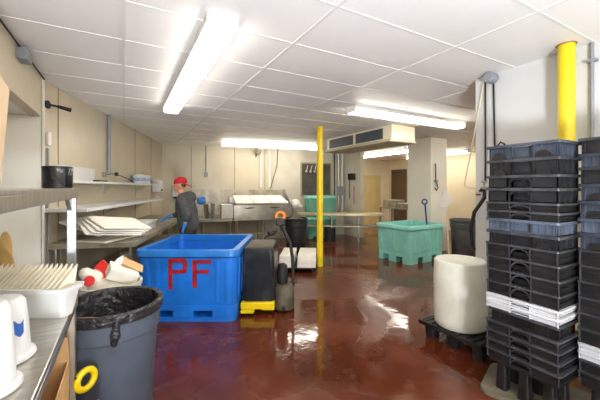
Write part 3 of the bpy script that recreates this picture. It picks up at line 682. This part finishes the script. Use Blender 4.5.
# dispensers in the far left corner
t = thing('towel_dispenser', 'white towel dispenser in the far left corner', 'dispenser', LW(4.3, 0, 1.42), AL)
MB().box(-.14, .14, -.2, -.004, 0, .3).build('case', 'white_plastic', t, .03)
MB().box(-.10, .10, -.203, -.19, .03, .07).build('slot', 'dark_metal', t, .004)
t = thing('soap_dispenser', 'white soap dispenser on the back wall left of the man', 'dispenser', BW(.35, 0, 1.28), AB)
MB().box(-.09, .09, -.12, -.004, 0, .36).build('case', 'white_plastic', t, .03)
MB().box(-.05, .05, -.13, -.06, -.05, 0).build('lever', 'rubber', t, .01)

# ------------------------------------------------------------------ back wall counter, sink and fittings
t = thing('steel_counter', 'stainless counter with backsplash along the back wall behind the man', 'counter', (0, 0, 0)); t.matrix_world = FB
MB().box(.3, 1.78, -1.0, -.05, .70, .73).box(.3, 1.78, -1.0, -.98, .65, .70).build('tabletop', 'steel', t, .004)
MB().box(.9, 3.5, -.07, -.02, .73, 1.47).build('backsplash', 'steel_dull', t, .004)
MB().box(.35, 1.75, -.9, -.1, .2, .22).build('undershelf', 'steel_dull', t, .004)
for x in (.36, 1.05, 1.72):
    for y in (-.95, -.1): MB().tube([(x, y, 0), (x, y, .69)], .02).build('leg', 'steel_dull', t)
t = thing('sink_unit', 'deep stainless sink trough with tall side splash on the back wall', 'sink', (0, 0, 0)); t.matrix_world = FB
q = MB().box(1.8, 3.4, -1.0, -.97, .68, 1.07).box(1.8, 3.4, -.15, -.12, .68, 1.26).box(1.8, 1.83, -1.0, -.12, .68, 1.07).box(3.37, 3.4, -1.0, -.12, .68, 1.07).box(1.8, 3.4, -1.0, -.12, .66, .69)
q.build('basin', 'steel', t, .004)
MB().loft([[(x, -1.02, .68), (x, -1.02, .98), (x, -.12, 1.5), (x, -.12, .68)] for x in (3.41, 3.44)]).build('side_splash', 'steel', t)
MB().box(1.5, 1.79, -1.03, -.5, .735, 1.09).build('end_panel', 'foam_white', t, .004)
for x in (1.9, 2.6, 3.3):
    for y in (-.93, -.2): MB().tube([(x, y, 0), (x, y, .66)], .022).build('leg', 'steel_dull', t)
MB().tube([(1.9, -.93, .3), (3.3, -.93, .3)], .014).build('cross_rail', 'steel_dull', t)
for x in (2.2, 2.9):
    MB().tube([(x-.12, -1.03, 1.0), (x, -1.05, .985), (x+.12, -1.03, 1.0)], .012).tube([(x, -1.0, 1.0), (x, -1.05, .985)], .014).build('tap', 'dark_metal', t)
labs = ['white foam board over the left end of the sink', 'white foam board lying across the middle of the sink', 'white foam board over the right end of the sink']
for k in range(3):
    o = MB().box(-.28, .28, -.42, .42, 0, .045).build('foam_board', 'foam_white', bevel=.004); o.location = BW(2.1+.48*k, .58, 1.145); o.rotation_euler = (math.radians(12.5), 0, AB+.01*k)
    o.scale = (.82, 1, 1); o.location.z += .03; tag(o, labs[k], 'board', 'white boards on the sink')
t = thing('steel_pail', 'stainless steel pail on the back counter right of the man', 'bucket', BW(1.2, .85, .732))
MB().lathe([(.11, 0), (.15, .36), (.158, .365), (.158, .375), (.142, .372), (.1, .02)], 28).build('body', 'steel', t)
MB().tube([(-.15, 0, .34), (-.12, -.05, .2), (0, -.16, .12), (.12, -.05, .2), (.15, 0, .34)], .005).build('handle', 'dark_metal', t)
t = thing('blue_bag', 'bright blue plastic bag hanging on the back counter splash behind the man', 'bag', BW(1.02, .19, 1.06), AB)
MB().ball((0, 0, .09), (.12, .06, .10)).ball((.05, .0, .17), (.07, .05, .06)).ball((-.05, -.02, .12), (.08, .05, .09)).build('bag', 'blue_glove', t, remesh=.015)
MB().ball((-.17, 0, .12), (.07, .05, .1)).ball((-.19, 0, .2), (.05, .04, .06)).build('bag_neck', 'paper', t, remesh=.015)
t = thing('wall_conduit', 'thin conduit ending in a small box on the back wall above the man', 'pipe', BW(1.15, .02), AB)
MB().tube([(0, 0, 1.95), (0, 0, CEIL)], .013).build('pipe', 'pipe_grey', t)
MB().box(-.05, .05, -.03, .015, 1.83, 1.97).build('outlet_box', 'pipe_grey', t, .008)
t = thing('wall_fan', 'small horn-shaped grey fitting high on the back wall', 'fitting', BW(2.6, 0, 2.56), AB)
MB().lathe([(.03, 0), (.04, .06), (.11, .16), (.115, .17), (.09, .16), (.03, .1)], 24, T=R('X', 70)).build('horn', 'steel_dull', t)
MB().tube([(0, -.01, .0), (-.02, -.02, -.1), (-.05, -.02, -.12)], .014).build('bracket', 'dark_metal', t)
o = MB().tube([BW(3.25, .03, 2.7), BW(3.22, .03, 2.2), BW(3.1, .03, 1.8), BW(3.02, .035, 1.5)], .009).build('wall_cable', 'rubber'); tag(o, 'black cable drooping down the grey back wall panels', 'cable')
for k, s_ in enumerate((3.02, 3.12)):
    o = MB().tube([(0, 0, 1.55), (0, 0, CEIL)], .03).build('wall_conduit', 'grid_white'); o.location = BW(2.98+.0*k if k == 0 else 2.72, .035); tag(o, ['white pipe on the back wall right of the horn fitting', 'white pipe on the back wall just by the horn fitting'][k], 'pipe', 'white pipes on the back wall')
# electric gear right of the hatch
for k, (s_, r_, m, lab) in enumerate(((5.12, .02, 'dark_metal', 'dark conduit right of the wall hatch'), (5.27, .03, 'steel', 'shiny steel conduit right of the wall hatch'), (5.40, .03, 'grid_white', 'white conduit beside the partition corner'))):
    o = MB().tube([(0, 0, .7 if k else 1.1), (0, 0, CEIL)], r_).build('wall_conduit', m); o.location = BW(s_, .05+r_*.3); tag(o, lab, 'pipe', 'conduits right of the hatch')
t = thing('power_box', 'grey electric box with flexible leads right of the yellow pole', 'electric box', BW(5.3, .10, 1.28), AB)
MB().box(-.09, .09, -.06, .03, 0, .3).build('box', 'pipe_grey', t, .01)
MB().tube([(0, -.04, 0), (.02, -.06, -.2), (-.04, -.05, -.5)], .018).build('lead', 'pipe_grey', t)
t = thing('control_box', 'small dark control box on the partition beside the opening', 'electric box', (6.30, 7.85, 1.78))
MB().box(-.10, -.005, -.14, .14, 0, .2).build('box', 'dark_metal', t, .01)
MB().tube([(-.05, .1, 0), (-.05, .12, -.3), (-.06, .1, -.6)], .012).build('lead', 'dark_metal', t)
MB().tube([(-.04, -.1, -.2), (-.04, -.1, -.75)], .012).build('pipe', 'red_plastic', t)
# utensils hanging in the hatch
for k in range(3):
    o = MB().tube([(0, 0, 0), (0, 0, -.16)], .012).ball((0, 0, -.19), (.04, .015, .05)).build('ladle', 'steel'); o.location = BW(4.2+.14*k, .075, 2.22); o.rotation_euler = (0, .25, AB)
    tag(o, ['left', 'middle', 'right'][k]+' steel utensil of three hanging in the top of the dark hatch', 'utensil', 'utensils in the hatch')
o = MB().ball((0, 0, .13), (.16, .14, .16)).ball((.12, 0, .06), (.12, .12, .07)).build('white_sack', 'foam_white', remesh=.02); o.location = BW(3.72, .30, .90); tag(o, 'white sack on the counter at the right end of the sink', 'sack')

# right-hand counter
A0, A1 = Vector((4.43, 8.28)), Vector((6.22, 6.93)); e = (A1-A0).normalized(); FC = frame(A0, e); LN = (A1-A0).length
t = thing('prep_counter', 'long steel prep counter with lower shelf between yellow pole and green tub', 'counter', (0, 0, 0)); t.matrix_world = frame((4.30, 7.90), e)
LN = 2.42
MB().box(0, 1.2, 0, .25, .74, .81).box(1.2, LN, 0, .5, .74, .81).build('tabletop', mat('warm_steel', (206, 188, 150), .35, metal=.3, var=.1), t, .006)
MB().box(.1, 1.2, .02, .24, .42, .46).box(1.2, LN, .02, .48, .42, .46).build('undershelf', 'steel_dull', t, .004)
for x in (.12, 1.0, 1.75, LN-.06):
    for y in (.04, .21): MB().tube([(x, y, 0), (x, y, .74)], .022).build('leg', 'steel', t)
t = thing('metal_pan', 'stack of steel pans on the counter edge by the opening', 'pan', (7.2, 6.45, 0), 0)
MB().box(-.3, .3, -.7, .9, .90, .94).box(-.28, .28, -.68, .88, .40, .43).box(-.28, -.24, -.66, -.62, 0, .90).box(.24, .28, -.66, -.62, 0, .90).box(-.28, -.24, .82, .86, 0, .90).box(.24, .28, .82, .86, 0, .90).build('stand', 'steel_dull', t, .003)
MB().box(-.22, .2, -.5, .2, .941, 1.08).box(-.2, .2, .3, .8, .941, 1.16).build('pan', 'steel_dull', t, .02)
t['label'] = 'steel stand loaded with pans inside the opening under the air unit'; t['category'] = 'stand'; t.name = 'pan_stand'
o = MB().lathe([(.09, 0), (.11, .12), (.1, .12), (.085, .02)], 20).tube([(.1, 0, .1), (.18, 0, .16), (.18, 0, .06), (.1, 0, .03)], .012).build('steel_jug', 'dark_metal'); o.location = (7.2, 6.2, 1.082); tag(o, 'dark jug with handle on the pans in the opening', 'jug')
o = MB().lathe([(.16, 0), (.16, .4), (.15, .4), (.14, .02)], 24).build('floor_drum', 'rubber'); o.location = BW(4.5, 1.1); o.location.z = 0; tag(o, 'low black round bin under the counter behind the yellow pole', 'bin')

# things on the pillar and by the green tub
t = thing('hanging_hook', 'dark wire hooks hanging on the face of the pale pillar', 'hook', (6.43, 4.955, 1.55))
MB().tube([(0, -.01, .55), (0, -.03, .45), (-.02, -.04, .3), (0, -.03, .15)], .012).tube([(-.06, -.03, .15), (0, -.05, .12), (.07, -.03, .15)], .012).tube([(.04, -.02, .1), (.06, -.04, -.02), (.0, -.05, -.08), (-.04, -.03, -.02)], .012).build('hook', 'dark_metal', t)
t = thing('long_scoop', 'white plastic scoop on a long pole standing blade-up beside the green tub', 'shovel', (6.10, 4.34, 0), -YAW)
MB().tube([(0, 0, 0), (-.06, .02, 1.14)], .014).build('pole', 'rope', t)
q = MB(); T_ = TR(-.06, .02, 1.12) @ R('Y', -14)
q.loft([[(-.06, 0, -.02), (.06, 0, -.02), (.05, .04, -.02), (-.05, .04, -.02)], [(-.15, .02, .03), (.12, -.02, .06), (.11, .05, .06), (-.13, .06, .03)], [(-.10, .02, .16), (.13, 0, .20), (.12, .03, .20), (-.09, .04, .16)], [(.0, .0, .33), (.12, 0, .36), (.11, .02, .36), (.0, .02, .33)]], T=T_)
o = q.build('scoop', 'white_plastic', t, .01)
t = thing('blue_shovel', 'blue D-handled shovel standing in the mint green tub', 'shovel', (5.93, 4.80, .225), -YAW)
MB().tube([(.06, 0, .02), (-.02, 0, .93)], .016).build('shaft', 'navy', t)
MB().torus((0, 0, 0), .055, .016, T=TR(-.03, 0, .99) @ R('X', 90)).build('grip', 'navy', t)
MB().box(-.06, .18, -.01, .01, .01, .3).build('blade', 'navy', t, .006)

# ------------------------------------------------------------------ pallet truck with covered load
x, y, _ = view(-.5, 4.2)
t = thing('pallet_truck', 'yellow and grey electric pallet truck with an orange-gripped tiller', 'pallet truck', (x, y, 0), -YAW)
MB().box(-.215, .19, -.42, .34, .07, .15).box(-.21, -.05, -.45, .34, .03, .07).box(.03, .19, -.40, .34, .05, .075).build('chassis', 'yellow_paint', t, .01)
MB().loft([rr(.24, .34, .1, .02, 5, .30, -.16), rr(.26, .36, .11, .08, 5, .30, -.16), rr(.24, .34, .1, .24, 5, .30, -.14), rr(.2, .26, .09, .30, 5, .29, -.12)]).build('drive_cover', 'dust_cover', t)
MB().lathe([(.07, .30), (.075, .46), (.06, .53), (.03, .55)], 24, .27, -.1).build('motor', 'rubber', t)
MB().lathe([(.05, -.02), (.05, .02)], 16, T=TR(.3, -.3, .05) @ R('Y', 90)).build('wheel', 'rubber', t)
MB().tube([(.40, -.1, .16), (.41, -.08, .4), (.40, -.05, .62), (.37, -.03, .8), (.30, 0, .93), (.26, 0, 1.02), (.26, 0, 1.1)], [.022, .022, .022, .024, .028, .026, .024]).build('tiller', 'rubber', t)
h = MB().box(-.06, .06, -.04, .04, -.05, .05, TR(.24, 0, 1.08)).build('control_head', 'dark_metal', t, .015)
MB().torus((0, 0, 0), .055, .02, T=TR(.24, 0, 1.15) @ R('X', 75)).build('grip', 'orange', t)
MB().ball((.12, .02, .93), (.06, .05, .04)).tube([(.2, 0, .96), (.1, .02, .9), (.02, .04, .86)], .014).build('brake_lever', 'dark_metal', t)
t = thing('covered_load', 'box-shaped load draped in black plastic on the yellow pallet truck', 'covered load', (x, y, .152), -YAW)
L = []
for z, gx, gy, rd in ((0, .03, .04, .06), (.1, .015, .02, .06), (.3, .005, .0, .05), (.5, .0, .0, .05), (.6, -.012, -.015, .05), (.635, -.04, -.05, .05)):
    base = rr(.385+gx, .66+gy, rd, z, 8, -.01, -.02); out = []
    for i, (a, b, c) in enumerate(base):
        k = (math.sin(i*1.9)*.008+math.sin(i*.8+1)*.012)*(1-z/.75); out.append((a+k*(1 if a > 0 else -1)*.4, b+k, c+math.sin(i*.9)*.012*(z < .05)))
    L.append(out)
MB().loft(L, cap1=False).build('plastic_sheet', 'black_cover', t)
MB().loft([rr(.35, .61, .05, .62, 5, -.01, -.02), rr(.35, .61, .05, .638, 5, -.01, -.02), rr(.32, .58, .05, .646, 5, -.01, -.02)]).build('top_cover', 'dust_cover', t)

# foam boards on a low dolly
x, y, _ = view(.0, 6.06)
t = thing('low_dolly', 'low black wheeled dolly beneath the white foam boards', 'dolly', (x, y, 0), -YAW-.06)
MB().box(-.33, .31, -.42, .42, .07, .095).build('deck', 'rubber', t, .006)
for (a, b) in ((-.26, -.34), (.25, -.34), (-.26, .34), (.25, .34)):
    MB().lathe([(.035, -.014), (.035, .014)], 16, T=TR(a, b, .036) @ R('Y', 90)).build('wheel', 'dark_metal', t)
for k in range(3):
    for j, cxx in enumerate((-.20, .14)):
        o = MB().box(-.165 if j else -.13, .165 if j else .13, -.40, .40, 0, .066).build('foam_slab', 'foam_white', bevel=.005)
        o.matrix_world = TR(x, y, 0) @ Matrix.Rotation(-YAW-.06, 4, 'Z') @ TR(cxx-(.02 if j == 0 else 0)+random.uniform(-.004, .004), random.uniform(-.02, .02), .097+.068*k)
        tag(o, 'white foam slab, %s layer, %s pile on the low dolly' % (['bottom', 'middle', 'top'][k], ['left', 'right'][j]), 'foam', 'white foam slabs on the dolly')

# ------------------------------------------------------------------ the man
# local frame: +x where he faces, +y his left (towards the viewer)
x, y, _ = view(-1.91, 5.35)
man = thing('person', 'man in grey hoodie and backward red cap bending over the bench, wearing blue gloves', 'person', (x, y, 0), math.atan2(S, -C)+.12)
man.name = 'person'
K = 1.0
def limb(mb, pts, rad, n=14):
    mb.tube(pts, rad, n)
    for p, r in zip(pts, rad): mb.ball(p, r*.98, 7)
body = MB()
# torso, neck and head
limb(body, [(0, 0, .86), (.0, 0, 1.0), (.03, 0, 1.18), (.06, 0, 1.33)], [.13, .125, .135, .12])
limb(body, [(.07, 0, 1.36), (.11, 0, 1.47)], [.062, .058])
body.ball((.125, 0, 1.585), (.092, .076, .112)); body.ball((.165, 0, 1.53), (.058, .052, .06))
body.ball((.225, 0, 1.555), (.022, .014, .018)); body.ball((.212, 0, 1.575), (.012, .01, .025))
body.ball((.205, 0, 1.515), (.016, .024, .010)); body.ball((.195, 0, 1.49), (.022, .024, .018))
for sg in (-1, 1): body.ball((.115, sg*.078, 1.565), (.020, .012, .032)); body.ball((.2, sg*.033, 1.575), (.012, .014, .009))
for sg in (-1, 1):
    limb(body, [(-.01, sg*.09, .86), (.0, sg*.1, .5), (-.03, sg*.11, .12)], [.085, .058, .042])
    limb(body, [(-.03, sg*.11, .06), (.08, sg*.12, .045)], [.045, .035])
# left (near) arm hanging with bent elbow, right (far) arm reaching over the bench
LA = [(.05, .18, 1.34), (-.05, .23, 1.08), (.0, .23, .90)]
RA = [(.06, -.18, 1.33), (.16, -.22, 1.08), (.36, -.16, 1.02)]
for A_ in (LA, RA): limb(body, A_, [.05, .04, .03])
body.build('body', 'skin', man, remesh=.011)
hood = MB()
limb(hood, [(-.01, 0, .90), (-.01, 0, .98), (.02, 0, 1.16), (.045, 0, 1.29)], [.175, .175, .18, .16])
hood.ball((.04, .09, 1.30), (.12, .11, .10)); hood.ball((.04, -.09, 1.30), (.12, .11, .10))
hood.ball((-.03, 0, 1.40), (.10, .115, .075)); hood.ball((.06, 0, 1.41), (.085, .09, .05)); hood.ball((-.07, 0, 1.36), (.08, .11, .07))
limb(hood, [LA[0], LA[1], (-.035, .23, 1.035)], [.09, .078, .070]); limb(hood, [RA[0], RA[1], (.26, -.19, 1.05)], [.082, .066, .05])
hood.build('hoodie', 'hoodie', man, remesh=.012)
tr = MB()
limb(tr, [(-.01, 0, .92), (-.01, 0, .82)], [.15, .15])
for sg in (-1, 1): limb(tr, [(-.01, sg*.09, .82), (.0, sg*.1, .5), (-.03, sg*.11, .10)], [.105, .082, .07])
tr.build('trousers', 'trousers', man, remesh=.013)
for sg in (-1, 1):
    MB().ball((-.03, sg*.11, .06), (.06, .05, .06)).ball((.07, sg*.12, .04), (.10, .05, .04)).box(-.09, .16, sg*.115-.045, sg*.115+.045, 0, .025).build('boot', 'rubber', man, remesh=.01)
cap = MB()
cap.loft([[(.115+r*1.08*math.cos(a), r*.90*math.sin(a), z-.10*math.cos(a)*r) for a in [2*PI*i/24 for i in range(24)]] for r, z in ((.096, 1.60), (.1, 1.63), (.094, 1.665), (.075, 1.695), (.045, 1.71), (.012, 1.716))])
cap.build('cap', 'cap_red', man)
br = MB(); T_ = TR(.03, 0, 1.595) @ R('Y', -28)
o1 = [(-.11*math.cos(a)-.005, .075*math.sin(a), 0) for a in [-PI/2+PI*i/12 for i in range(13)]]
br.loft([[(x_, y_, z_-.004) for x_, y_, z_ in o1], [(x_, y_, z_+.006) for x_, y_, z_ in o1]], T=T_)
br.build('cap_brim', 'cap_red', man)
MB().ball((.075, 0, 1.575), (.055, .074, .04)).build('hair', 'hair', man)
def hand(wrist, dirv, side, name):
    g_ = MB(); d_ = Vector(dirv).normalized(); w_ = Vector(wrist)
    sd = Vector((0, 0, 1)).cross(d_); sd = sd.normalized() if sd.length > .1 else Vector((0, 1, 0)); nn = d_.cross(sd).normalized()
    P_ = lambda a, b, c: tuple(w_+d_*a+sd*b+nn*c)
    limb(g_, [P_(-.05, 0, 0), P_(.0, 0, 0)], [.036, .03]); 
    for b in (-.028, -.010, .010, .028): limb(g_, [P_(.0, b*.7, 0), P_(.085, b, 0)], [.018, .014], 8)
    for b, l_ in ((-.030, .055), (-.010, .07), (.011, .066), (.031, .05)):
        limb(g_, [P_(.085, b, 0), P_(.085+l_*.5, b*1.12, -.010), P_(.085+l_*.9, b*1.15, -.032)], [.0105, .0095, .008], 8)
    limb(g_, [P_(.02, side*.025, -.005), P_(.055, side*.052, -.018), P_(.09, side*.06, -.03)], [.014, .011, .009], 8)
    g_.build(name, 'blue_glove', man, remesh=.0055)
hand(LA[2], (.3, -.05, -.95), 1, 'glove'); hand(RA[2], (.9, .1, -.35), 1, 'glove')
